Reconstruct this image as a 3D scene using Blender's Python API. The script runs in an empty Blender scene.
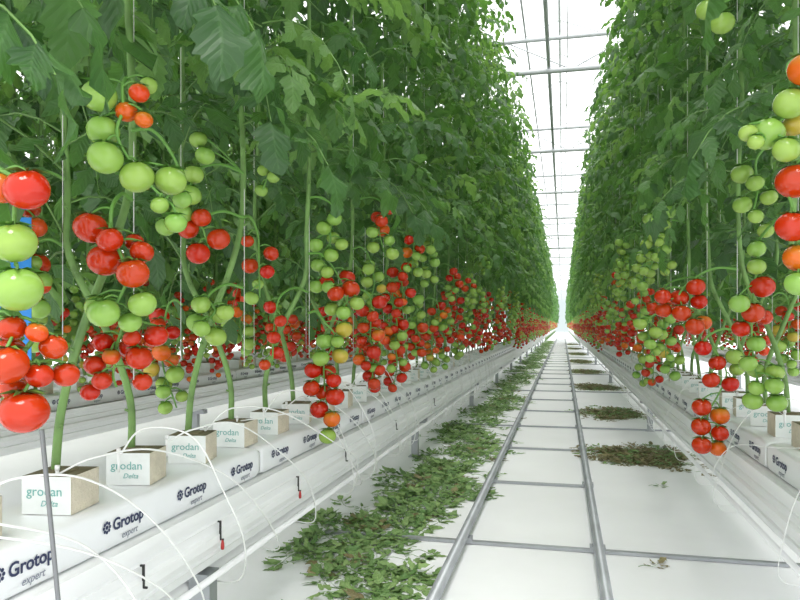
import bpy, math, random
from mathutils import Vector, Matrix, noise
R = random.Random(7)
scene = bpy.context.scene
COL = scene.collection
PI = math.pi

# ------------------------------------------------------------ materials
def new_mat(name):
    m = bpy.data.materials.new(name); m.use_nodes = True
    nt = m.node_tree; nt.nodes.clear()
    out = nt.nodes.new('ShaderNodeOutputMaterial')
    return m, nt, out
def simple(name, col, rough=.5, metal=0, spec=.5, var=.0, nscale=8, bump=0, bscale=40):
    m, nt, out = new_mat(name)
    p = nt.nodes.new('ShaderNodeBsdfPrincipled')
    p.inputs['Base Color'].default_value = (*col, 1)
    p.inputs['Roughness'].default_value = rough
    p.inputs['Metallic'].default_value = metal
    p.inputs['Specular IOR Level'].default_value = spec
    tc = nt.nodes.new('ShaderNodeTexCoord')
    if var > 0:
        n = nt.nodes.new('ShaderNodeTexNoise'); n.inputs['Scale'].default_value = nscale
        n.inputs['Detail'].default_value = 4
        r = nt.nodes.new('ShaderNodeValToRGB')
        r.color_ramp.elements[0].position = .3; r.color_ramp.elements[1].position = .7
        r.color_ramp.elements[0].color = (*[c*(1-var) for c in col], 1)
        r.color_ramp.elements[1].color = (*[min(1, c*(1+var)) for c in col], 1)
        nt.links.new(tc.outputs['Object'], n.inputs['Vector'])
        nt.links.new(n.outputs['Fac'], r.inputs['Fac'])
        nt.links.new(r.outputs['Color'], p.inputs['Base Color'])
    if bump > 0:
        n2 = nt.nodes.new('ShaderNodeTexNoise'); n2.inputs['Scale'].default_value = bscale
        b = nt.nodes.new('ShaderNodeBump'); b.inputs['Strength'].default_value = bump
        b.inputs['Distance'].default_value = .01
        nt.links.new(tc.outputs['Object'], n2.inputs['Vector'])
        nt.links.new(n2.outputs['Fac'], b.inputs['Height'])
        nt.links.new(b.outputs['Normal'], p.inputs['Normal'])
    nt.links.new(p.outputs[0], out.inputs[0])
    return m
def leaf_mat(name, dark, light, trans, tf=.35):
    m, nt, out = new_mat(name); N = nt.nodes; L = nt.links
    g = N.new('ShaderNodeNewGeometry')
    ramp = N.new('ShaderNodeValToRGB')
    ramp.color_ramp.elements[0].color = (*dark, 1); ramp.color_ramp.elements[1].color = (*light, 1)
    L.new(g.outputs['Random Per Island'], ramp.inputs['Fac'])
    uv = N.new('ShaderNodeTexCoord'); sep = N.new('ShaderNodeSeparateXYZ')
    L.new(uv.outputs['UV'], sep.inputs[0])
    def mth(op, a, b=None):
        n = N.new('ShaderNodeMath'); n.operation = op
        for i, v in enumerate((a, b)):
            if v is None: continue
            if isinstance(v, (int, float)): n.inputs[i].default_value = v
            else: L.new(v, n.inputs[i])
        return n.outputs[0]
    au = mth('ABSOLUTE', mth('SUBTRACT', sep.outputs[0], .5))
    mid = mth('LESS_THAN', au, .035)
    fr = mth('FRACT', mth('SUBTRACT', mth('MULTIPLY', sep.outputs[1], 7.), mth('MULTIPLY', au, 2.4)))
    sv = mth('LESS_THAN', fr, .09)
    v = mth('MULTIPLY', mth('MAXIMUM', mid, sv), .30)
    mx = N.new('ShaderNodeMixRGB'); L.new(v, mx.inputs[0]); L.new(ramp.outputs[0], mx.inputs[1])
    mx.inputs[2].default_value = (light[0]*1.6, light[1]*1.4, light[2]*1.6, 1)
    p = N.new('ShaderNodeBsdfPrincipled'); p.inputs['Roughness'].default_value = .42
    p.inputs['Specular IOR Level'].default_value = .5
    L.new(mx.outputs[0], p.inputs['Base Color'])
    b = N.new('ShaderNodeBump'); b.inputs['Strength'].default_value = .7; b.inputs['Distance'].default_value = .004
    tri = mth('ABSOLUTE', mth('SUBTRACT', fr, .5)); L.new(mth('SUBTRACT', 1, tri), b.inputs['Height'])
    L.new(b.outputs[0], p.inputs['Normal'])
    t = N.new('ShaderNodeBsdfTranslucent'); t.inputs['Color'].default_value = (*trans, 1)
    ms = N.new('ShaderNodeMixShader'); ms.inputs[0].default_value = tf
    L.new(p.outputs[0], ms.inputs[1]); L.new(t.outputs[0], ms.inputs[2]); L.new(ms.outputs[0], out.inputs[0])
    return m
def fruit_mat(name, col, shoulder, h0=.49, h1=.515):
    m, nt, out = new_mat(name); N = nt.nodes; L = nt.links
    tc = N.new('ShaderNodeTexCoord'); sep = N.new('ShaderNodeSeparateXYZ'); L.new(tc.outputs['UV'], sep.inputs[0])
    mr = N.new('ShaderNodeMapRange'); mr.inputs[1].default_value = .55; mr.inputs[2].default_value = 1.0
    L.new(sep.outputs[1], mr.inputs[0])
    mx = N.new('ShaderNodeMixRGB'); L.new(mr.outputs[0], mx.inputs[0])
    mx.inputs[1].default_value = (*col, 1); mx.inputs[2].default_value = (*shoulder, 1)
    g = N.new('ShaderNodeObjectInfo'); g2 = N.new('ShaderNodeNewGeometry')
    ad = N.new('ShaderNodeMath'); ad.operation = 'ADD'; L.new(g.outputs['Random'], ad.inputs[0]); L.new(g2.outputs['Random Per Island'], ad.inputs[1])
    frc = N.new('ShaderNodeMath'); frc.operation = 'FRACT'; L.new(ad.outputs[0], frc.inputs[0])
    hv = N.new('ShaderNodeHueSaturation')
    m2 = N.new('ShaderNodeMapRange'); m2.inputs[3].default_value = h0; m2.inputs[4].default_value = h1
    L.new(frc.outputs[0], m2.inputs[0]); L.new(m2.outputs[0], hv.inputs['Hue']); L.new(mx.outputs[0], hv.inputs['Color'])
    p = N.new('ShaderNodeBsdfPrincipled'); p.inputs['Roughness'].default_value = .10
    p.inputs['Specular IOR Level'].default_value = .45
    L.new(hv.outputs[0], p.inputs['Base Color']); L.new(p.outputs[0], out.inputs[0])
    return m

M_leaf = leaf_mat('leaf_green', (.026,.080,.028), (.098,.210,.065), (.18,.42,.06), .36)
M_leafb = leaf_mat('leaf_dark_shade_green', (.022,.066,.026), (.075,.165,.056), (.14,.34,.055), .33)  # darker leaf copy: inner canopy shade put into the colour; also some single leaves
M_leafl = leaf_mat('leaf_light_green', (.085,.190,.055), (.19,.34,.115), (.30,.55,.10), .44)
M_litter = leaf_mat('litter_green', (.10,.22,.06), (.30,.45,.16), (.2,.35,.08), .15)
M_dry = leaf_mat('litter_dry', (.17,.15,.06), (.29,.26,.12), (.2,.15,.05), .12)
M_stem = simple('stem_green', (.15,.28,.075), .55, var=.3, nscale=15)
M_truss = simple('truss_green', (.13,.31,.055), .5)
FR = {'r': fruit_mat('fruit_red', (.48,.010,.003), (.44,.018,.003), .50, .511),
      'o': fruit_mat('fruit_orange', (.62,.080,.006), (.46,.20,.02)),
      'y': fruit_mat('fruit_turning', (.46,.33,.045), (.28,.36,.05)),
      'g': fruit_mat('fruit_green', (.27,.43,.080), (.16,.31,.045))}
M_floor = simple('white_ground_film', (.88,.89,.90), .60, spec=.3, var=.04, nscale=1.5, bump=.25, bscale=9)
M_seam = simple('film_seam', (.50,.52,.54), .6)
M_gut = simple('white_painted_steel', (.84,.85,.86), .65, spec=.25)
M_slab = simple('white_slab_film', (.82,.84,.86), .36, spec=.4, bump=.22, bscale=16)
M_ink = simple('navy_ink', (.02,.03,.09), .5)
M_inkl = simple('grey_ink', (.20,.22,.28), .5)
M_gink = simple('green_ink', (.15,.40,.37), .5)
M_wool = simple('rockwool', (.60,.55,.44), .95, var=.12, nscale=30, bump=.5, bscale=120)
M_wtop = simple('rockwool_top', (.17,.15,.09), .95, var=.4, nscale=30)
M_wrap = simple('white_wrap', (.74,.77,.75), .45, var=.05, nscale=25, bump=.2, bscale=30)
M_metal = simple('galvanised_steel', (.38,.40,.42), .42, metal=.55, var=.12, nscale=6)
M_alu = simple('roof_steel', (.56,.58,.60), .5)
M_bar = simple('white_glazing_bar', (.78,.80,.82), .5)
M_tube = simple('white_tube', (.84,.85,.84), .35)
M_black = simple('black_plastic', (.015,.015,.015), .4)
M_red = simple('red_plastic', (.45,.03,.03), .4)
M_stake = simple('dull_grey_steel', (.20,.21,.22), .5, metal=.3)
M_blue = simple('blue_card', (.02,.22,.62), .45)
M_pile = simple('olive_mulch', (.12,.105,.04), .95, var=.4, nscale=25, bump=1, bscale=50)
M_string = simple('white_twine', (.80,.80,.78), .7)
m, nt, out = new_mat('diffuse_glass')
tr = nt.nodes.new('ShaderNodeBsdfTransparent'); tl = nt.nodes.new('ShaderNodeBsdfTranslucent'); ms = nt.nodes.new('ShaderNodeMixShader')
tl.inputs[0].default_value = (1,1,1,1); ms.inputs[0].default_value = .2
nt.links.new(tr.outputs[0], ms.inputs[1]); nt.links.new(tl.outputs[0], ms.inputs[2]); nt.links.new(ms.outputs[0], out.inputs[0])
M_glass = m
m, nt, out = new_mat('white_screen')
tl = nt.nodes.new('ShaderNodeBsdfTranslucent'); tl.inputs[0].default_value = (.66,.70,.70,1)
nt.links.new(tl.outputs[0], out.inputs[0]); M_screen = m

# ------------------------------------------------------------ mesh builder
class MB:
    def __init__(s): s.v=[]; s.f=[]; s.m=[]; s.uv=[]
    def add(s, vs, fs, mi=0, uvs=None):
        o = len(s.v); s.v += [tuple(v) for v in vs]
        for f in fs:
            s.f.append(tuple(i+o for i in f)); s.m.append(mi)
            s.uv.append([uvs[i] for i in f] if uvs else [(0.25,0.5)]*len(f))
    def tube(s, pts, rad, n=6, mi=0, cap=True):
        pts = [Vector(p) for p in pts]; k = len(pts)
        if not isinstance(rad, (list, tuple)): rad = [rad]*k
        vs=[]; ref=None
        for i, p in enumerate(pts):
            d = (pts[min(i+1,k-1)]-pts[max(i-1,0)]).normalized()
            if ref is None: ref = Vector((0,0,1)) if abs(d.z) < .9 else Vector((1,0,0))
            a = ref - d*ref.dot(d)
            if a.length < 1e-4: a = d.orthogonal()
            a.normalize(); ref = a; b = d.cross(a)
            for j in range(n):
                t = 2*PI*j/n; vs.append(p + a*(math.cos(t)*rad[i]) + b*(math.sin(t)*rad[i]))
        fs = [(i*n+j, i*n+(j+1)%n, (i+1)*n+(j+1)%n, (i+1)*n+j) for i in range(k-1) for j in range(n)]
        if cap: fs += [tuple(range(n-1,-1,-1)), tuple(range((k-1)*n, k*n))]
        s.add(vs, fs, mi)
    def box(s, lo, hi, mi=0, mis=None):
        x0,y0,z0=lo; x1,y1,z1=hi
        vs=[(x0,y0,z0),(x1,y0,z0),(x1,y1,z0),(x0,y1,z0),(x0,y0,z1),(x1,y0,z1),(x1,y1,z1),(x0,y1,z1)]
        fs=[(0,3,2,1),(4,5,6,7),(0,1,5,4),(1,2,6,5),(2,3,7,6),(3,0,4,7)]
        for i,f in enumerate(fs): s.add([vs[q] for q in f],[(0,1,2,3)], mis[i] if mis else mi)
    def ball(s, c, r, mi=0, seg=16, rings=10):
        c = Vector(c); vs=[]; fs=[]; uv=[]
        for i in range(rings+1):
            ph = PI*i/rings
            for j in range(seg):
                th = 2*PI*j/seg
                q = 1+.022*math.cos(5*th)*math.sin(ph)
                x = math.sin(ph)*math.cos(th)*r*q; y = math.sin(ph)*math.sin(th)*r*q
                z = math.cos(ph)*r*.90
                if z > 0: z -= r*.15*math.exp(-(math.sin(ph)/.28)**2)
                vs.append(c+Vector((x,y,z))); uv.append((j/seg, .5+.5*math.cos(ph)))
        for i in range(rings):
            for j in range(seg):
                fs.append((i*seg+j,(i+1)*seg+j,(i+1)*seg+(j+1)%seg,i*seg+(j+1)%seg))
        s.add(vs, fs, mi, uv)
    def mesh(s, name, mats, smooth=True):
        me = bpy.data.meshes.new(name); me.from_pydata(s.v, [], s.f)
        for m in mats: me.materials.append(m)
        me.polygons.foreach_set('material_index', s.m)
        me.polygons.foreach_set('use_smooth', [smooth]*len(s.f))
        uvl = me.uv_layers.new(name='UVMap'); flat=[]
        for u in s.uv:
            for a in u: flat += [a[0], a[1]]
        uvl.data.foreach_set('uv', flat); me.update()
        return me
def ob(name, data, loc=(0,0,0), parent=None, rot=None, label=None, cat=None, group=None, kind=None, scale=None):
    o = bpy.data.objects.new(name, data); COL.objects.link(o); o.location = loc
    if parent: o.parent = parent
    if rot: o.rotation_euler = rot
    if scale: o.scale = scale if isinstance(scale, (tuple, list)) else (scale,)*3
    if label: o['label'] = label
    if cat: o['category'] = cat
    if group: o['group'] = group
    if kind: o['kind'] = kind
    return o
def smoothpath(P, n=6):
    P = [Vector(p) for p in P]; Q = [2*P[0]-P[1]]+P+[2*P[-1]-P[-2]]; out=[]
    for i in range(1, len(Q)-2):
        for k in range(n):
            t = k/n; a,b,c,d = Q[i-1],Q[i],Q[i+1],Q[i+2]
            out.append(.5*((2*b)+(c-a)*t+(2*a-5*b+4*c-d)*t*t+(3*b-a-3*c+d)*t**3))
    out.append(P[-1]); return out

# ------------------------------------------------------------ leaves
def leaflet(b, o, d, n, L, W, rg, det=2, mi=0, curl=.25):
    d = d.normalized(); n = (n - d*n.dot(d))
    if n.length < 1e-3: n = d.orthogonal()
    n.normalize(); s = d.cross(n)
    if det == 2:
        st = [0,.06,.16,.23,.33,.40,.50,.57,.68,.76,.87,1.0]; wf=[.08,.62,1.0,.78,1.04,.78,.94,.68,.74,.50,.34,0]
    elif det == 1:
        st = [0,.12,.3,.42,.62,.72,1.0]; wf=[.05,.7,1,.7,.85,.5,0]
    else:
        st = [0,.3,.42,.65,1.0]; wf=[.05,1,.65,.75,0]
    vs=[]; uv=[]; fold = rg.uniform(.05,.6); tw = rg.uniform(-.5,.5); wob = rg.uniform(0,6); sway = rg.uniform(-.25,.25)
    for t, w in zip(st, wf):
        c = o + d*(t*L*(1-.25*curl*t)) - n*(curl*t*t*L) + s*(sway*t*t*L)
        ww = w*W
        for sg in (-1, 0, 1):
            lift = -fold*ww*abs(sg) + (.22*W*math.sin(11*t+wob+sg*1.7) if sg else 0) + tw*ww*sg*t
            vs.append(c + s*(sg*ww*(1-.15*fold)) + d*(.25*ww*abs(sg)) + n*lift); uv.append((.5+.5*sg, t))
    fs=[]
    for i in range(len(st)-1):
        a = i*3
        fs += [(a,a+1,a+4,a+3),(a+1,a+2,a+5,a+4)]
    b.add(vs, fs, mi, uv)
def leaf(b, base, az, L, rg, pairs=3, det=2, rise=.35, droop=.75, mi=0, smi=1, big=1., flat=False, wid=1., crump=0.):
    base = Vector(base); out = Vector((math.cos(az), math.sin(az), 0)); side = Vector((-out.y, out.x, 0))
    def P(t): 
        if flat: return base + out*L*t + side*(.15*L*math.sin(2*t+az*3)) + Vector((0,0,.008*math.sin(5*t+az)))
        return base + out*(L*(t-.22*t*t)) + Vector((0,0,L*(rise*t-droop*t*t)))
    pts = [P(i/5) for i in range(6)]
    b.tube(pts, [.0035*(1-.6*i/5)*big for i in range(6)], 3, smi, cap=False)
    ts = [.42,.64,.85][-pairs:] if pairs <= 3 else [.26,.45,.64,.84]
    up = Vector((0,0,1))
    for t in ts:
        p = P(t); tg = (P(min(1,t+.05))-P(t-.05)).normalized()
        for sg in (-1, 1):
            dn = -rg.uniform(0,crump) if flat else rg.uniform(-.35,.75)
            d = side*sg*.9 + tg*rg.uniform(.25,.7) - up*dn
            nn = up + out*.3 + Vector((rg.uniform(-.5,.5), rg.uniform(-.5,.5), 0))
            l = rg.uniform(.070,.125)*big
            q = p + d.normalized()*.012
            leaflet(b, q, d, nn, l, l*rg.uniform(.22,.30)*wid, rg, det, mi, curl=rg.uniform(.1,.7) if not flat else rg.uniform(-.1,.2))
    tg = (P(1)-P(.93)).normalized()
    l = rg.uniform(.10,.145)*big
    leaflet(b, P(1), tg, up+out*.4+Vector((rg.uniform(-.3,.3),rg.uniform(-.3,.3),.1)), l, l*.30*wid, rg, det, mi, curl=.35 if not flat else .1)

def foliage_mesh(seed, n, z0, z1, det, name, lmin=.20, lmax=.38, base=None, pl=.35):
    rg = random.Random(seed); b = MB(); az = rg.uniform(0,6)
    for i in range(n):
        z = z0+(z1-z0)*(i+rg.random())/n
        az += 2.4+rg.uniform(-.4,.4)
        leaf(b, (0,0,z), az, rg.uniform(lmin,lmax)*(rg.uniform(1.0,1.35) if z > 2.1 else 1), rg, 4 if det else 3, det, rise=rg.uniform(.15,1.0), droop=rg.uniform(.4,1.05),
             big=rg.uniform(.68,1.15)*(1 if det else 1.12), wid=1 if det else 1.15, mi=2 if rg.random() < pl else 0)
    return b.mesh(name, [base or M_leaf, M_stem, M_leafl if not base else M_leaf])

# ------------------------------------------------------------ trusses
FM = {}
for k in 'royg':
    b = MB(); b.ball((0,0,0), 1, 0, 24, 14); FM[k] = b.mesh('tomato_'+k, [FR[k]])
def truss_layout(rg, h, drop, n, r):
    h = Vector(h)
    path = smoothpath([(0,0,0), h*.5+Vector((0,0,.025)), h, h+Vector((rg.uniform(-.02,.02),rg.uniform(-.02,.02),-drop*.5)), h+Vector((rg.uniform(-.03,.03),rg.uniform(-.03,.03),-drop))], 5)
    C=[]; rs=[]; a = rg.uniform(0,6)
    m0 = len(path)//2
    for i in range(n):
        z = -drop*(i+.5+rg.uniform(-.3,.3))/n
        a += PI*.8 + rg.uniform(-.5,.5)
        rr = r*rg.uniform(.80,1.12)*(1-.18*i/max(1,n))
        pc = path[min(len(path)-1, m0+int((len(path)-m0)*(i+.5)/n))]
        q = rg.uniform(1.1,1.6)
        C.append(Vector((pc.x+math.cos(a)*rr*q, pc.y+math.sin(a)*rr*q, h.z+z-.01))); rs.append(rr)
    for it in range(30):
        for i in range(n):
            for j in range(i+1, n):
                dv = C[j]-C[i]; dd = dv.length; mn = (rs[i]+rs[j])*.98
                if dd < mn:
                    if dd < 1e-5: dv = Vector((1,0,0)); dd = 1
                    mv = dv/dd*(mn-dd)*.5; C[i] -= mv; C[j] += mv
    C2 = sorted(zip(C, rs), key=lambda q: -q[0].z)
    return path, [c for c,_ in C2], [q for _,q in C2]
def truss_stalk(b, path, C, rs, mi=0, calyx=True):
    b.tube(path, [.0044*(1-.45*i/len(path)) for i in range(len(path))], 6, mi)
    for c, r in zip(C, rs):
        top = c+Vector((0,0,r*.76))
        cand = [p for p in path if p.z > top.z-.002] or path[:1]
        best = min(cand[len(path)//4:] or cand, key=lambda p: (p-top-Vector((0,0,.012))).length)
        b.tube(smoothpath([best, (best+top)/2+Vector((0,0,.007)), top+Vector((0,0,.002))],3), .0023, 5, mi, cap=False)
        if calyx:
            a0 = c.x*300
            for k in range(5):
                a = a0+k*2*PI/5; d = Vector((math.cos(a), math.sin(a), 0)); s = Vector((-d.y,d.x,0))
                up = Vector((0,0,1))
                vs = [top+up*.002, top+d*r*.42+s*r*.15+up*(r*.18), top+d*r*1.08-up*(r*.02), top+d*r*.42-s*r*.15+up*(r*.18)]
                b.add(vs, [(0,1,2,3)], mi)
LIB=[]
for i in range(16):
    rg = random.Random(100+i); n = rg.randint(7,12); drop = n*.025
    path, C, rs = truss_layout(rg, (rg.uniform(.05,.09) if i < 8 else rg.uniform(.12,.17),0,-.02), drop, n, .029)
    b = MB(); truss_stalk(b, path, C, rs); LIB.append((b.mesh('truss_stalk', [M_truss]), C, rs))
def stage_colours(st, n, rg):
    if st == 'red': return ['r' if rg.random() < .93 else 'o' for i in range(n)]
    if st == 'mix':
        out=[]; k = rg.uniform(.1,.45)
        for i in range(n):
            t = i/n + rg.uniform(-.1,.1)
            out.append('r' if t < k else 'o' if t < k+.12 else 'y' if t < k+.2 else 'g')
        return out
    return ['g']*n
def add_truss_lib(plant, z, ang, st, sx, rg):
    me, C, rs = LIB[rg.randrange(8)+(8 if z+ZB > 1.25 else 0)]
    t = ob('tomato_truss', me, (sx[0], sx[1], z), plant, (0,0,ang))
    for c, r, k in zip(C, rs, stage_colours(st, len(C), rg)):
        ob('tomato', FM[k], c, t, (rg.uniform(-.4,.4), rg.uniform(-.4,.4), rg.uniform(0,6)), scale=r)
    return t
MERGED = {}
for st in ('red','mix','green'):
    for i in range(3):
        rg = random.Random(200+i); me, C, rs = LIB[i*2+(8 if st == 'green' else 0)]; b = MB()
        for c, r, k in zip(C, rs, stage_colours(st, len(C), rg)): b.ball(c, r, 'royg'.index(k)+1, 10, 6)
        hx = sum(c.x for c in C)/len(C)
        b.tube([(0,0,0),(hx*.9,0,0),(hx,0,-.22)], .003, 4, 0)
        MERGED[(st,i)] = b.mesh('truss_fruit', [M_truss]+[FR[k] for k in 'royg'])

# ------------------------------------------------------------ plant pieces
ZB = .609   # top of blocks
STEMS=[]
for i in range(5):
    rg = random.Random(300+i)
    lx = .15
    pts = [(0,0,-.01),(.01,rg.uniform(-.03,.03),.12),(.06,rg.uniform(-.06,.06),.28),(.13,rg.uniform(-.04,.04),.45)]
    z = .6
    while z < 3.3:
        pts.append((lx+rg.uniform(-.02,.02), rg.uniform(-.025,.025), z)); z += .22
    pp = smoothpath(pts, 4)
    b = MB(); b.tube(pp, [.0090-.005*i2/len(pp) for i2 in range(len(pp))], 7, 0)
    for q in range(3, len(pp)-8, 4):
        a = rg.uniform(0,6); p = pp[q]
        b.tube([p, p+Vector((math.cos(a)*.016, math.sin(a)*.016, .006))], [.005,.003], 5, 0)
    STEMS.append(b.mesh('stem', [M_stem]))
b = MB(); b.tube([(.15,.012,.18),(.15,.012,3.4)], .0010, 4, 0); STRING = b.mesh('string', [M_string])
FOL = [foliage_mesh(400+i, 46, .80, 3.3, 2, 'foliage') for i in range(6)]
FOLB = [foliage_mesh(430+i, 48, .42, 3.3, 0, 'foliage', base=M_leafb) for i in range(4)]   # plants leaning away from the aisle: leaf colour darkened to paint in canopy shade; keep lower leaves
FOLM = [foliage_mesh(450+i, 47, .78, 3.3, 0, 'foliage') for i in range(4)]
def full_plant(seed, zmin, nleaf, trn, dark=True):
    rg = random.Random(seed); b = MB(); az = 0
    for s in (-1,1):
        b.tube(smoothpath([(0,s*.1,0),(s*.08,s*.1,.3),(s*.15,s*.1,.6),(s*.15,s*.1,3.2)],3), .010, 5, 1)
    for k in range(nleaf):
        z = zmin+(3.3-zmin)*(k+rg.random())/nleaf; az += 2.4+rg.uniform(-.5,.5); s = rg.choice((-1,1))
        leaf(b, (s*.16, rg.uniform(-.2,.2), z), az, rg.uniform(.24,.40), rg, 2, 0, rise=rg.uniform(.15,1.), droop=rg.uniform(.4,1.05), big=rg.uniform(.85,1.25), wid=1.2, mi=6 if rg.random() < .33 else (7 if s < 0 else 0))  # side away from the aisle gets the darker leaves, shade painted by colour
    for k in range(trn):
        z0 = [.22,.34,.46,.58,.28,.66,.40,.50][k]+rg.uniform(-.06,.06); s = 1 if k < 7 else -1
        px, py = s*(.17+rg.uniform(0,.06)), rg.uniform(-.24,.24)
        st = ('red' if rg.random() < .55 else 'mix') if z0 < .42 else ('mix' if rg.random() < .4 else 'green')
        me, C, rs = LIB[rg.randrange(8)]
        for c, r, kk in zip(C, rs, stage_colours(st, len(C), rg)):
            b.ball((px+c.x-.06, py+c.y, z0+c.z), r*.94, 'royg'.index(kk)+2, 8, 5)
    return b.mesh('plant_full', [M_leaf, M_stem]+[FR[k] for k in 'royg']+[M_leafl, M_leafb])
FAR = [full_plant(500+i, .70, 120, 8) for i in range(5)]
FAR2 = [full_plant(520+i, .32, 145, 5) for i in range(4)]

PL = 'tall green tomato vine trained up white twine with hanging fruit trusses'
plants = []
FSH = .055
def near_plant(x, y, side, aisle, rg, full, trusses, front):
    a = (0 if side > 0 else PI) + rg.uniform(-.35,.35)
    e = ob('tomato_plant', None, (x, y, ZB), label=PL, cat='plant', group='tomato plants in the growing rows')
    e.empty_display_size = .05
    ob('stem', STEMS[rg.randrange(5)], (0,0,0), e, (0,0,a))
    ob('support_string', STRING, (0,0,0), e, (0,0,a))
    sx = (math.cos(a)*.15, math.sin(a)*.15)
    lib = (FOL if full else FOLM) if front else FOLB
    ob('foliage', lib[rg.randrange(len(lib))], (sx[0]+(FSH if front else 0), sx[1], rg.uniform(-.03,.08)), e, (0,0,rg.uniform(0,6.28)))
    base = 0 if aisle > 0 else PI
    for (zt, st) in trusses:
        ang = base + rg.uniform(-.9,.9)*(1 if zt < 1.25 else .7)
        if full: add_truss_lib(e, zt-ZB, ang, st, sx, rg)
        else: ob('tomato_truss', MERGED[(st, rg.randrange(3))], (sx[0], sx[1], zt-ZB), e, (0,0,ang))
    plants.append((e, sx, front))
    return e
XL, XR = -.985, .72
PITCH = XR-XL
def row(xc, aisle, y0, ynear, ymid, yend, skip):
    rg = random.Random(int(xc*100)+5); k = 0; y = y0
    while y < ymid:
        full = y < ynear
        side = aisle if k % 2 == 0 else -aisle
        tr = []
        if side == aisle:
            if y > skip:
                tr.append((rg.uniform(.82,.96), rg.choice(('red','red','mix'))))
                tr.append((rg.uniform(1.02,1.18), rg.choice(('red','mix','mix','green'))))
                if rg.random() < .85: tr.append((rg.uniform(1.25,1.40), rg.choice(('green','green','mix'))))
                if rg.random() < (.15 if aisle > 0 else .5): tr.append((rg.uniform(1.45,1.58),'green'))
        else:
            if rg.random() < .55: tr.append((rg.uniform(.95,1.1), rg.choice(('red','mix'))))
            if rg.random() < .3: tr.append((rg.uniform(1.15,1.24), rg.choice(('mix','green'))))
        near_plant(xc, y, side, aisle if side == aisle else -aisle, rg, full, tr, side == aisle)
        y += .25; k += 1
    while y < yend:
        ob('tomato_plant', FAR[rg.randrange(5)], (xc+.04, y, ZB), rot=(0,0,(0 if aisle > 0 else PI)+rg.uniform(-.1,.1)), scale=(1,1,rg.uniform(.96,1.05)),
           label=PL, cat='plant', group='tomato plants in the growing rows')
        y += .5
YL0 = .68
row(XL, 1, YL0, 6.5, 11, 38, 2.6)
row(XR, -1, 1.0, 6.5, 11, 34, 3.4)
def row_far(xc, aisle, y0, y1, step):
    rg = random.Random(int(xc*37)); y = y0
    while y < y1:
        ob('tomato_plant', FAR2[rg.randrange(4)], (xc, y, ZB), rot=(0,0,(0 if aisle > 0 else PI)+rg.uniform(-.1,.1)), label=PL, cat='plant', group='tomato plants in the growing rows')
        y += step
row_far(XL-PITCH, 1, 1.4, 17, .36)
row_far(XL-2*PITCH, 1, 3., 22, .5)
row_far(XR+PITCH, -1, 3.0, 14, .45)
def hedge(xc, aisle, y0, y1, dens=18, sc=1.8):
    rg = random.Random(int(xc*11)); b = MB(); y = y0
    while y < y1:
        for k in range(dens):
            z = rg.uniform(.3 if dens > 20 else .75,3.25)
            leaf(b, (rg.uniform(-.2,.2), y+rg.uniform(-.4,.4), z), rg.uniform(0,6.28), .38, rg, 2, 0, big=sc, wid=1.3)
        for k in range(6):
            z = rg.uniform(.02,.55)
            b.ball((aisle*rg.uniform(.18,.26), y+rg.uniform(-.4,.4), z), .045, 2 if rg.random() < .6 else 3, 6, 4)
        b.tube([(0,y,-ZB),(.05,y,.8)], .01, 4, 1)
        y += .8
    me = b.mesh('hedge', [M_leaf, M_stem, FR['r'], FR['g']])
    ob('tomato_plant_row', me, (xc, 0, ZB), label='dense distant row of fruiting tomato vines', cat='plants', kind='stuff')
hedge(XL+.04, 1, 38.3, 91); hedge(XR+.04, -1, 34.3, 91); hedge(XL-3*PITCH, 1, 3, 30, 44, 1.6)

# ------------------------------------------------------------ hand-placed trusses
def nearest(aisle, y):
    xc = XL if aisle > 0 else XR
    cand = [p for p in plants if abs(p[0].location.x-xc) < .01 and p[2]]
    return min(cand, key=lambda p: abs(p[0].location.y+p[1][1]-y))
def custom(aisle, x, y, ztop, drop, cols, r=.032, seed=0):
    rg = random.Random(900+seed)
    e, sx, _ = nearest(aisle, y)
    org = Vector((e.location.x+sx[0], e.location.y+sx[1], ztop+.03))
    h = Vector((x, y, ztop))-org
    path, C, rs = truss_layout(rg, h, drop, len(cols), r)
    b = MB(); truss_stalk(b, path, C, rs)
    t = ob('tomato_truss', b.mesh('truss_stalk', [M_truss]), org-e.location, e)
    for c, q, k in zip(C, rs, cols):
        ob('tomato', FM[k], c, t, (rg.uniform(-.35,.35), rg.uniform(-.35,.35), rg.uniform(0,6)), scale=q)
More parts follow.
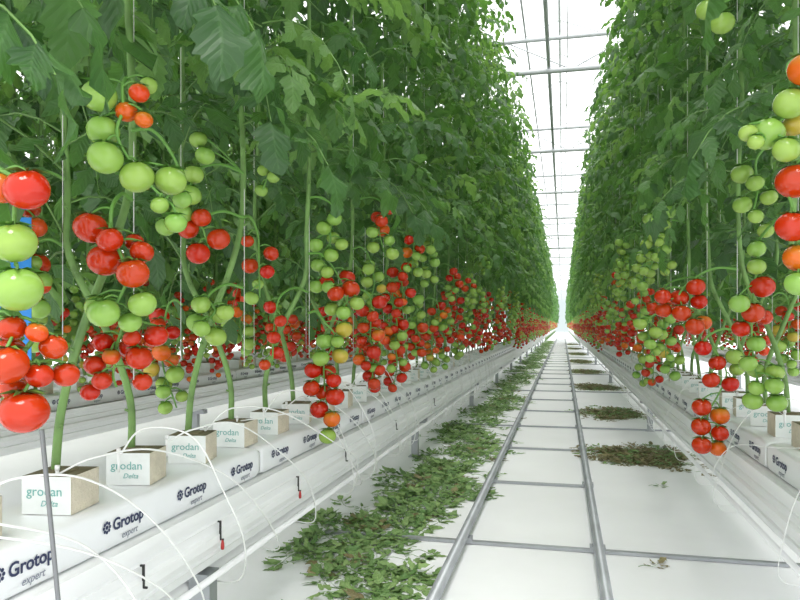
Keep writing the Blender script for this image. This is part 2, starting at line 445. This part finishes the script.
# shaped trusses: fruit laid out as (across, down, radius, ripeness) in units of `u` metres from the top point of the truss
ACR = Vector((.973,.23,0)); DEP = Vector((-.23,.973,0))
def shaped(aisle, top, u, fruit, seed=0):
    rg = random.Random(1500+seed); top = Vector(top)
    e, sx, _ = nearest(aisle, top.y)
    org = Vector((e.location.x+sx[0], e.location.y+sx[1], top.z+.03))
    C=[]; rs=[]
    for (a, dn, r, k) in fruit:
        C.append(top-org + ACR*(a*u) - Vector((0,0,dn*u))); rs.append(r*u)
    dep = [rg.uniform(-.012,.012) for _ in C]
    for it in range(40):
        for i in range(len(C)):
            for j in range(i+1, len(C)):
                pl = (C[i]-C[j]).length; mn = (rs[i]+rs[j])*.97
                if pl < mn and math.sqrt(pl*pl+(dep[i]-dep[j])**2) < mn:
                    sg = 1 if dep[i] >= dep[j] else -1
                    dep[i] += sg*.002; dep[j] -= sg*.002
    C = [c+DEP*d for c, d in zip(C, dep)]
    srt = sorted(C, key=lambda c: -c.z); h = top-org
    pts = [Vector((0,0,0)), h*.5+Vector((0,0,.02)), h]
    n = len(srt)
    for i in range(0, n-1, max(2, n//4)):
        g = srt[i:i+3]; c = sum(g, Vector())/len(g); 
        if c.z < pts[-1].z-.01: pts.append(c)
    path = smoothpath(pts, 5)
    b = MB(); truss_stalk(b, path, C, rs)
    t = ob('tomato_truss', b.mesh('truss_stalk', [M_truss]), org-e.location, e)
    for c, q, f in zip(C, rs, fruit):
        ob('tomato', FM[f[3]], c, t, (rg.uniform(-.3,.3), rg.uniform(-.3,.3), rg.uniform(0,6)), scale=q)
SH = [
 (1,(-.685,.763,1.085),.0013,[(8,8,22,'r'),(-26,2,18,'o'),(-8,60,22,'g'),(-4,107,24,'g')]),
 (1,(-.69,.78,.89),.0013,[(-10,32,21,'r'),(-2,80,24,'r'),(-14,-4,14,'r'),(20,15,14,'r'),(25,45,14,'r'),(8,44,14,'r'),(-28,20,16,'r'),(12,0,11,'o'),(-24,58,14,'r')]),
 (1,(-.79,1.12,1.34),.00186,[(-20,12,17,'g'),(-20,44,16,'g'),(-10,75,17,'g'),(14,90,17,'g'),(42,90,16,'g'),(18,8,10,'o'),(2,24,11,'o'),(22,-4,9,'g'),(22,34,9,'o'),(52,135,11,'g'),(37,118,9,'g')]),
 (1,(-.827,1.14,1.12),.00186,[(-21,20,17,'r'),(-8,52,18,'r'),(27,67,16,'r'),(5,34,13,'r'),(17,33,10,'r'),(30,44,12,'r'),(-18,100,14,'g'),(-2,106,16,'g'),(15,115,12,'g'),(33,97,14,'g')]),
 (1,(-.872,1.23,.88),.0020,[(-20,8,11,'r'),(-27,31,11,'r'),(-32,58,10,'r'),(-16,46,10,'r'),(5,13,12,'r'),(20,23,13,'r'),(35,1,12,'r'),(15,3,9,'r'),(20,48,10,'r'),(-8,22,9,'o')]),
 (1,(-.887,1.54,1.28),.00246,[(2,5,10,'g'),(0,26,11,'g'),(-12,43,11,'g'),(-28,56,10,'g'),(12,-15,10,'g'),(4,-32,9,'g'),(-8,18,8,'g')]),
 (1,(-.887,1.56,1.16),.00246,[(-10,8,11,'r'),(0,33,12,'r'),(20,18,12,'r'),(6,-2,10,'r')]),
 (1,(-.860,1.56,.97),.00246,[(-5,8,10,'g'),(10,18,10,'g'),(7,40,11,'g'),(20,16,9,'g'),(-13,26,11,'g'),(-3,32,9,'g')]),
 (1,(-.77,2.28,1.30),.00335,[(0,10,8,'g'),(-12,19,8,'g'),(-20,37,8,'g'),(-4,47,8,'g'),(-18,57,8,'g'),(-8,65,7,'g'),(-20,79,8,'g'),(-3,28,7,'g'),(7,36,7,'g'),(-7,80,7,'g')]),
 (1,(-.79,2.30,1.11),.00335,[(15,12,9,'r'),(20,25,10,'r'),(5,30,9,'r'),(-5,18,8,'r'),(27,40,8,'g'),(13,50,8,'g'),(0,46,8,'g')]),
 (1,(-.805,2.27,.91),.00335,[(20,8,9,'y'),(0,20,9,'g'),(16,35,9,'y'),(-3,37,9,'g'),(-12,50,9,'r'),(2,52,9,'r'),(-13,68,9,'r'),(-2,74,9,'r'),(11,77,10,'r'),(10,60,8,'r'),(-6,91,10,'r'),(8,100,9,'o'),(3,118,9,'g'),(14,20,7,'g')]),
 (-1,(.412,1.43,1.39),.0019,[(7,12,17,'o'),(0,40,16,'g'),(-15,66,17,'g'),(-7,87,13,'g'),(-40,68,9,'g'),(-38,80,8,'g'),(14,56,12,'y')]),
 (-1,(.412,1.43,1.19),.0019,[(7,10,19,'r'),(2,56,16,'r'),(12,86,15,'o'),(7,112,13,'g')]),
 (-1,(.556,2.19,1.15),.0029,[(-3,10,9,'g'),(5,-8,8,'g'),(-5,28,9,'g'),(2,48,12,'r'),(-8,74,11,'r'),(8,78,9,'r'),(-25,65,10,'g'),(-15,90,9,'r'),(-3,105,9,'g'),(-12,125,9,'g'),(2,132,9,'g'),(15,134,9,'g'),(8,146,9,'g'),(-3,163,10,'g'),(16,164,10,'g'),(-5,149,8,'g')]),
 (-1,(.44,2.57,1.06),.0036,[(0,8,9,'r'),(-10,18,9,'r'),(6,22,8,'r'),(-12,33,9,'r'),(-2,46,9,'r'),(11,42,8,'o'),(-26,30,8,'r'),(-30,17,8,'r')]),
 (-1,(.47,2.52,.85),.0036,[(-1,8,8,'r'),(13,22,8,'r'),(5,38,8,'r'),(24,42,8,'r'),(-2,64,9,'r'),(15,72,9,'o'),(-4,82,9,'r'),(13,88,8,'r'),(-5,99,9,'r'),(13,103,8,'o'),(26,16,8,'g'),(32,28,7,'g')]),
 (-1,(.375,1.95,1.73),.0028,[(-2,0,10,'g'),(9,16,11,'g'),(-8,-20,9,'g')]),
]
for i, s_ in enumerate(SH): shaped(*s_, seed=i)
CU = [
 (1,-.76,3.2,1.20,.25,'rrrrrroogg',.029), (1,-.76,3.15,.92,.22,'rogyggogg',.028), (1,-.78,2.75,1.18,.22,'ggggyggg',.027), (1,-.86,2.0,.98,.2,'rrrrrr',.025),
 (1,-.80,1.3,1.26,.10,'ggg',.022), (1,-.86,1.85,1.16,.18,'rrrrgg',.024), (1,-.80,2.75,.92,.20,'rrrrog',.027), (1,-.84,1.9,1.44,.14,'ggggg',.023),
 (-1,.50,2.0,1.34,.16,'ggggg',.026),
 (-1,.42,3.2,1.42,.30,'ggggggggg',.028), (-1,.43,3.2,1.06,.30,'rrrgggggg',.027), (-1,.36,3.1,.93,.18,'gggggg',.027), (-1,.40,3.8,1.2,.3,'gggggggg',.028),
 (-1,.60,1.75,.92,.2,'gggggg',.025),
]
for i, c in enumerate(CU): custom(*c, seed=i)
def hero_leaf(aisle, y, az, z, L, big, seed):
    rg = random.Random(seed); e, sx, _ = nearest(aisle, y)
    b = MB(); leaf(b, (0,0,0), az, L, rg, 4, 2, rise=.35, droop=.75, big=big, wid=1.2)
    ob('leaf', b.mesh('leaf', [M_leafb if seed % 2 else M_leaf, M_stem]), (sx[0], sx[1], z-ZB), e)
for a in [(1,.65,.25,1.33,.26,1.15,1),(1,.65,.6,1.46,.28,1.1,12),(1,.65,1.1,1.62,.36,1.2,13),(1,1.15,.0,1.60,.34,1.15,2),(1,1.15,-.5,1.60,.38,1.15,31),(1,1.65,-.2,1.44,.34,1.2,4),(1,1.65,-.9,1.52,.38,1.15,5),(1,1.65,.5,1.60,.36,1.15,8),
          (1,2.15,.2,1.48,.36,1.1,6),(1,2.65,-.3,1.48,.36,1.1,61),(1,3.15,-.4,1.52,.36,1.1,62),
          (-1,2.0,3.4,1.46,.34,1.15,7),(-1,1.5,2.9,1.75,.36,1.15,18),(-1,2.5,3.1,1.42,.36,1.15,9),(-1,3.0,2.8,1.60,.34,1.15,10)]:
    hero_leaf(*a)

# ------------------------------------------------------------ gutters, slabs, blocks
def gutter(xc, y0, y1):
    half = [(.115,.445),(.135,.45),(.135,.428),(.126,.424),(.126,.404),(.131,.400),(.126,.396),(.126,.376),(.138,.370),(.138,.350),(.126,.345),(.122,.325),(.127,.320),(.120,.312),(.112,.290),(.09,.275),(.05,.265)]
    prof = [(-.115,.445)]+half+[(-x,z) for x,z in reversed(half[1:])]
    n = len(prof); b = MB(); vs=[]
    for y in (y0, y1): vs += [(p[0], y, p[1]) for p in prof]
    fs = [(i, i+n, (i+1)%n+n, (i+1)%n) for i in range(n)] + [tuple(range(n)), tuple(range(2*n-1, n-1, -1))]
    b.add(vs, fs, 0)
    return ob('growing_gutter', b.mesh('gutter', [M_gut], smooth=False), (xc,0,0), label='long white painted steel growing gutter raised above the floor', cat='gutter', group='growing gutters')
rows = [(XL,-.5,88,40),(XR,.0,88,30),(XL-PITCH,.5,60,15),(XL-2*PITCH,1.5,60,0),(XR+PITCH,2,60,8)]
for r_ in rows: gutter(r_[0], r_[1], r_[2])

def text_mesh(parts, name):
    b = MB(); mats=[]
    for (t,size,x,y,mat,off,sh) in parts:
        c = bpy.data.curves.new('t','FONT'); c.body = t; c.size = size; c.offset = off; c.shear = sh; c.extrude = .0002; c.resolution_u = 3
        o = bpy.data.objects.new('t', c); COL.objects.link(o)
        dg = bpy.context.evaluated_depsgraph_get(); me = bpy.data.meshes.new_from_object(o.evaluated_get(dg))
        if mat not in mats: mats.append(mat)
        b.add([(v.co.x+x, v.co.y+y, v.co.z) for v in me.vertices], [tuple(p.vertices) for p in me.polygons], mats.index(mat))
        bpy.data.objects.remove(o); bpy.data.meshes.remove(me); bpy.data.curves.remove(c)
    return b, mats
def reorient(b, ax, ay, az, off):
    ax,ay,az,off = map(Vector,(ax,ay,az,off))
    b.v = [tuple(ax*v[0]+ay*v[1]+az*v[2]+off) for v in b.v]
SL = 1.074
def slab_mesh(seed):
    b = MB(); ny=60; ns=28; vs=[]
    for i in range(ny+1):
        t = i/ny; y = (t-.5)*SL; e = min(1, min(t,1-t)*ny/1.6)
        e = .80+.20*min(1,e)**.5
        for j in range(ns):
            th = 2*PI*j/ns; c, s = math.cos(th), math.sin(th); ex = 2/9
            x = .1*math.copysign(abs(c)**ex, c)*(.97+.03*e); z = .0455*math.copysign(abs(s)**ex, s)*e
            nz = noise.noise(Vector((x*14, y*9, z*14+seed*5)))*.0028 + noise.noise(Vector((x*30, y*26, z*30+seed*5)))*.0010
            vs.append((x+(nz*.6 if abs(z)>.038 else 0), y, z+nz*(1 if z > 0 else 0)))
    fs = [(i*ns+j, (i+1)*ns+j, (i+1)*ns+(j+1)%ns, i*ns+(j+1)%ns) for i in range(ny) for j in range(ns)]
    fs += [tuple(range(ns)), tuple(range((ny+1)*ns-1, ny*ns-1, -1))]
    b.add(vs, fs, 0); return b.mesh('slab', [M_slab])
SLABS = [slab_mesh(i) for i in range(3)]
tb, tm = text_mesh([('Grotop',.034,-.028,-.006,M_ink,.0007,0),('expert',.020,.0,-.029,M_inkl,0,.3)], 'x')
for k in range(8):
    a = k*PI/4; c = Vector((-.047+.0095*math.cos(a), .006+.0095*math.sin(a), 0))
    vs = [c+Vector((math.cos(q*PI/4)*.0036, math.sin(q*PI/4)*.0036, .0002)) for q in range(8)]
    tb.add(vs, [tuple(range(8))], 0)
c = Vector((-.047,.006,.0002)); tb.add([c+Vector((math.cos(q*PI/5)*.0042, math.sin(q*PI/5)*.0042,0)) for q in range(10)], [tuple(range(10))], 0)
reorient(tb, (0,1,0),(0,0,1),(1,0,0),(.1020,0,0))
TXT = tb.mesh('slab_print', tm, smooth=False)
for (xc, y0, y1, yt) in rows:
    if xc < XL-PITCH-.1: yt = 0
    rz = PI if xc > 0 else 0
    y = .979+.405-1.08 if xc < 0 else .75; k = 0
    while y < min(40, y1):
        s = ob('growing_slab', SLABS[k%3], (xc, y, .4905), rot=(0,0,rz), label='white film-wrapped substrate slab printed with dark lettering, on the gutter', cat='growing slab', group='substrate slabs on the gutters')
        if y < yt:
            for q in range(4): ob('printed_lettering', TXT, (0, (q-1.5)*.27, 0), s)
        y += 1.08; k += 1
bb = MB(); w=.050; h=.073
bb.box((-w,-w,0),(w,w,h), mis=[0,1,2,0,2,0])
bb.box((-w*.45,-w*.45,h-.004),(w*.45,w*.45,h+.004), 1)
BL = bb.mesh('block', [M_wool, M_wtop, M_wrap], smooth=False)
gb, gm = text_mesh([('grodan',.026,-.040,-.002,M_gink,0,0),('Delta',.016,-.012,-.022,M_gink,0,.3)], 'x')
reorient(gb, (1,0,0),(0,0,1),(0,-1,0),(0,-.0506,.038)); GT = gb.mesh('block_print', gm, smooth=False)
for (xc, ys, lim) in ((XL,YL0,110),(XR,1.0,90),(XL-PITCH,1.6,60)):
    rg = random.Random(3); sg = 1 if xc < 0 else -1
    for k in range(lim):
        y = ys+.25*k
        o = ob('growing_block', BL, (xc+(.015 if xc == XL else 0), y, .5365), rot=(0,0,sg*rg.uniform(.02,.32)), label='small rockwool cube with white printed wrap, on the slab', cat='growing block', group='rockwool blocks on the slabs')
        if y < 9 and xc > -2: ob('printed_lettering', GT, (0,0,0), o)

def drip(xc, s, y, rg, rad):
    b = MB(); o = rg.uniform(.75,1.3); r1 = rg.uniform(-.05,.04); f = rg.uniform(.5,1.9); j = [rg.uniform(-.02,.02) for _ in range(6)]
    pts = smoothpath([(s*.0,0,.10),(s*.05,.03*f,.14+r1),(s*(.11*o+j[0]),.12*f,.12+r1+j[1]),(s*.16*o,.26*f+j[2],.01+j[3]),(s*max(.155,.17*o),.38*f+j[4],-.13+j[5]),(s*.145,.46*f,-.265),(s*.03,.50*f,-.285)], 8)
    b.tube(pts, rad, 6, 0)
    e = ob('drip_tube', b.mesh('drip_tube', [M_tube]), (xc+s*.03, y, .51), label='thin white irrigation drip tube looping over the gutter edge', cat='irrigation tube', group='drip tubes along the gutters')
    p = MB(); p.tube([(0,0,.065),(0,0,.112)], [.0025,.004], 6, 0); p.tube([(0,0,.108),(0,0,.118)], .005, 6, 0)
    ob('peg', p.mesh('peg', [M_tube]), (0,0,0), e)
rg = random.Random(29)
for i in range(38): drip(XL, 1, .58+.19*i, rg, .0021)
for i in range(16): drip(XR, -1, 1.5+.31*i, rg, .0011)

def pipe(name, p0, p1, r, mat, label, cat, group=None, n=14):
    b = MB(); p0 = Vector(p0); p1 = Vector(p1); b.tube([Vector((0,0,0)), p1-p0], r, n, 0)
    return ob(name, b.mesh(name, [mat]), p0, label=label, cat=cat, group=group)
for xc, s in ((XL,1),(XR,-1)):
    pipe('irrigation_pipe', (xc+s*.03,-.5,.222),(xc+s*.03,88,.222), .014, M_gut, 'slim white irrigation supply pipe below the gutter', 'pipe', 'pipes beside the gutters')
    pipe('heating_pipe', (xc+s*.125,-.5,.262),(xc+s*.125,88,.262), .009, M_gut, 'slim white heating pipe hanging beside the gutter', 'pipe', 'pipes beside the gutters')
hb = MB()
hb.box((-.002,-.0025,-.028),(.002,.0025,.018)); hb.box((-.007,-.002,.014),(.002,.002,.018)); hb.box((-.002,-.002,-.031),(.009,.002,-.027)); HOOK = hb.mesh('hook_body', [M_black], smooth=False)
rb = MB(); rb.tube([(.006,0,-.054),(.006,0,-.047),(.006,0,-.038),(.006,0,-.029)], [.004,.005,.004,.0025], 8, 0); RED = rb.mesh('red_clip', [M_red])
for k, y in enumerate((1.27,1.60,2.13,2.64,3.5,4.6)):
    o = ob('pipe_hook', HOOK, (XL+.1385, y, .385), label='small black plastic hook on the gutter edge', cat='hook', group='hooks along the gutters')
    if k in (1,2): ob('clip', RED, (0,0,0), o)['label'] = 'small red plastic clip'
pb = MB(); pb.box((-.022,-.02,.006),(.022,.02,.235)); pb.box((-.08,-.03,.235),(.08,.03,.265)); pb.box((-.04,-.04,0),(.04,.04,.006)); POST = pb.mesh('post', [M_metal], smooth=False)
pb = MB(); pb.box((.05,-.02,.006),(.108,.02,.245)); pb.box((-.10,-.03,.245),(.108,.03,.265)); pb.box((.03,-.04,0),(.125,.04,.006)); POST2 = pb.mesh('post', [M_metal], smooth=False)
for (xc, ye, y, st) in ((XL,36,1.62,3.),(XR,36,1.2,5.),(XL-PITCH,20,1.7,3.),(XL-2*PITCH,20,1.7,3.),(XR+PITCH,14,2.6,4.)):
    while y < ye:
        ob('gutter_support', POST2 if (xc == XL and y < 3) else POST, (xc, y, 0), label='short galvanised steel post carrying the gutter', cat='support post', group='posts under the gutters'); y += st
pipe('metal_stake', (-.735,.95,0), (-.775,.90,.74), .0036, M_stake, 'thin grey metal stake standing beside the gutter', 'stake', n=10)
cb = MB(); cb.box((-.055,-.0015,-.15),(.055,.0015,.12)); 
card = ob('sticky_trap', cb.mesh('card', [M_blue], smooth=False), (-.968,1.02,.97), rot=(0,0,.35), label='blue insect sticky trap card hanging among the vines', cat='insect trap')
sb = MB(); sb.tube([(0,0,.12),(0,.0,.5)], .001, 4, 0); ob('hanger', sb.mesh('hanger', [M_string]), (0,0,0), card)

# ------------------------------------------------------------ rails
RL, RR = -.393, .133
for x in (RL, RR):
    pipe('rail_pipe', (x,-.3,.048),(x,86,.048), .020, M_metal, 'grey steel pipe rail running along the aisle floor', 'rail', 'aisle pipe rails', 20)
k = 0; y = 2.83
while y < 45:
    wide = (k % 3 == 0)
    x0, x1 = (-1.0, .95) if wide else (RL-.03, RR+.03)
    b = MB(); b.box((x0,-.012,.002),(x1,.012,.014))
    for x in (RL, RR): b.box((x-.03,-.022,.010),(x+.03,.022,.029))
    ob('rail_sleeper', b.mesh('sleeper', [M_metal], smooth=False), (0,y,0), label='flat grey steel crossbar under the two pipe rails', cat='rail support', group='crossbars under the rails')
    y += 1.12; k += 1

# ------------------------------------------------------------ floor litter
fb = MB(); fb.box((-8,-2,-.1),(5,92,0)); ob('floor', fb.mesh('floor', [M_floor], smooth=False), kind='structure')
b = MB()
for x in (-.66,-2.0,2.0): b.box((x-.003,-1,.0002),(x+.003,90,.0012))
ob('trim_1', b.mesh('seams', [M_seam], smooth=False), kind='structure')
rg = random.Random(77); b = MB(); cnt = 0; tries = 0
while cnt < 2300 and tries < 90000:
    tries += 1
    y = 1.4 + 38*rg.random()**1.6
    c = -.72+.05*math.sin(y*1.7)+.03*math.sin(y*4.1); hw = .20+.04*math.sin(y*2.3+1)
    x = c + hw*(rg.random()+rg.random()-1)*1.45
    if x > -.44: continue
    n = noise.noise(Vector((x*4, y*2.2, 3.1)))*.8 + noise.noise(Vector((x*9, y*6, 8.)))*.5
    if n < -.08: continue
    leaf(b, (x, y, rg.uniform(.003,.014)), rg.uniform(0,6.28), rg.uniform(.07,.17), rg, rg.choice((2,3)), 1 if y < 7 else 0, mi=0 if rg.random() < .96 else 1, smi=2, big=rg.uniform(.38,.72), flat=True, wid=rg.uniform(.6,1.1), crump=.2)
    cnt += 1
b.v = [(v[0], v[1], max(.002, v[2])) for v in b.v]
ob('leaf_litter', b.mesh('litter', [M_litter, M_dry, M_stem]), label='scattered cut tomato leaves on the white floor beside the rail', cat='fallen leaves', kind='stuff')
def pile(x, y, wx, wy, seed):
    rg = random.Random(seed); b = MB(); nr=10; ns=36; vs=[(0,0,.015)]; fs=[]
    def outl(a): return 1+.4*noise.noise(Vector((math.cos(a)*1.5, math.sin(a)*1.5, seed*3.)))+.25*noise.noise(Vector((math.cos(a)*5, math.sin(a)*5, seed*3.)))
    for i in range(1,nr+1):
        for j in range(ns):
            a = 2*PI*j/ns; q = i/nr; rr = q*outl(a)*.85
            z = .015*(1-q*q)*(1+.8*noise.noise(Vector((rr*math.cos(a)*5, rr*math.sin(a)*5, seed))))
            vs.append((wx*rr*math.cos(a), wy*rr*math.sin(a), max(.001,z)))
    for j in range(ns): fs.append((0,1+j,1+(j+1)%ns))
    for i in range(nr-1):
        for j in range(ns): fs.append((1+i*ns+j,1+(i+1)*ns+j,1+(i+1)*ns+(j+1)%ns,1+i*ns+(j+1)%ns))
    b.add(vs, fs, 0)
    for k in range(200):
        a = rg.uniform(0,6.28); q = math.sqrt(rg.random())*1.02*outl(a)
        if rg.random() < .10: q *= 1.2
        leaf(b, (wx*q*math.cos(a), wy*q*math.sin(a), max(.005,.019*(1-q*q))), rg.uniform(0,6.28), .10, rg, 2, 0, mi=1 if rg.random() < .76 else 2, smi=3, big=.45, flat=True, wid=.8, crump=.12)
    b.v = [(v[0],v[1],max(.001,v[2])) for v in b.v]
    ob('leaf_pile', b.mesh('pile', [M_pile, M_dry, M_litter, M_stem]), (x,y,0), label='flat heap of withered brown-green leaves on the white floor', cat='leaf pile', group='withered leaf piles beside the rail')
for i,(x,y,wx,wy) in enumerate([(.54,5.0,.36,.36),(.50,7.3,.31,.46),(.47,10.3,.29,.5),(.45,13.7,.27,.6),(.44,17.5,.26,.8),(.44,22.0,.26,.9),(.44,27,.26,1.0),(.44,33,.26,1.2)]): pile(x,y,wx,wy,i+1)
for (x,y,s,mi) in ((.46,4.0,.5,0),(.27,2.65,.5,1)):
    rg = random.Random(int(x*100)); b = MB(); leaf(b,(0,0,.012),1.,.12,rg,2,1,mi=0,smi=1,big=s*.8,flat=True); b.v=[(v[0],v[1],max(.002,v[2])) for v in b.v]
    ob('fallen_leaf', b.mesh('fleaf', [M_litter if mi == 0 else M_dry, M_stem]), (x,y,0), label='single cut leaf lying on the white floor', cat='leaf')

# ------------------------------------------------------------ greenhouse roof
tb = MB(); X0, X1 = -7.9, 4.9
tb.tube([(X0,0,4.03),(X1,0,4.03)], .034, 8); tb.tube([(X0,0,4.43),(X1,0,4.43)], .028, 8)
x = X0; up = True
while x < X1-.5:
    tb.tube([(x,0,4.03 if up else 4.43),(x+.8,0,4.43 if up else 4.03)], .009, 6); x += .8; up = not up
TR = tb.mesh('truss', [M_alu]); y = .7
while y < 90:
    ob('roof_truss', TR, (0,y,0), label='white-grey steel roof truss spanning the greenhouse', cat='roof truss', group='roof trusses'); y += 4
for x, z, r in ((-.17,4.09,.024),(-.45,4.47,.012),(.05,4.2,.006),(-2.4,4.09,.03),(2.2,4.09,.03)):
    pipe('overhead_pipe', (x,0,z),(x,90,z), r, M_alu, 'long pale steel pipe running under the greenhouse roof', 'pipe', 'overhead pipes', 8)
roof = [(-9.1,5.5),(-6.8,4.6),(-4.5,5.5),(-2.3,4.6),(-.05,5.5),(2.2,4.6),(4.9,5.5)]
b = MB()
for i in range(len(roof)-1):
    (xa,za),(xb,zb) = roof[i], roof[i+1]; b.add([(xa,-2,za),(xb,-2,zb),(xb,92,zb),(xa,92,za)], [(0,1,2,3)], 0)
ob('ceiling', b.mesh('ceiling', [M_glass], smooth=False), kind='structure')
b = MB()
for i in range(len(roof)-1):
    (xa,za),(xb,zb) = roof[i], roof[i+1]
    y = 0
    while y < 92: b.tube([(xa,y,za-.02),(xb,y,zb-.02)], .011, 4); y += 1.33
for (xa,za) in roof: b.tube([(xa,-2,za-.03),(xa,92,za-.03)], .022, 6)
ob('trim_2', b.mesh('glazing_bars', [M_bar]), kind='structure')
b = MB(); b.box((-8,92,-.1),(5,92.05,5.6)); ob('wall_back', b.mesh('wall_back', [M_screen], smooth=False), kind='structure')

# ------------------------------------------------------------ world & light
w = bpy.data.worlds.new('World'); scene.world = w; w.use_nodes = True
bg = w.node_tree.nodes['Background']; bg.inputs[0].default_value = (.985,.995,1,1); bg.inputs[1].default_value = 1.95
sd = bpy.data.lights.new('sun','SUN'); sd.energy = 2.6; sd.angle = math.radians(24); sd.color = (1,.985,.95)
so = bpy.data.objects.new('sun', sd); COL.objects.link(so); so.rotation_euler = (math.radians(26), math.radians(5), 0)
try:
    scene.view_settings.view_transform = 'Standard'; scene.view_settings.look = 'None'
except Exception as ex: print(ex)

# ------------------------------------------------------------ camera
cd = bpy.data.cameras.new('camera'); cam = bpy.data.objects.new('camera', cd); COL.objects.link(cam)
cam.location = (0,0,.9); cam.rotation_euler = (PI/2, 0, math.atan(163/690))
cd.sensor_width = 36; cd.lens = 690/800*36; cd.shift_y = 25/800; cd.clip_end = 300; cd.clip_start = .02
scene.camera = cam
print('objects', len(bpy.data.objects))
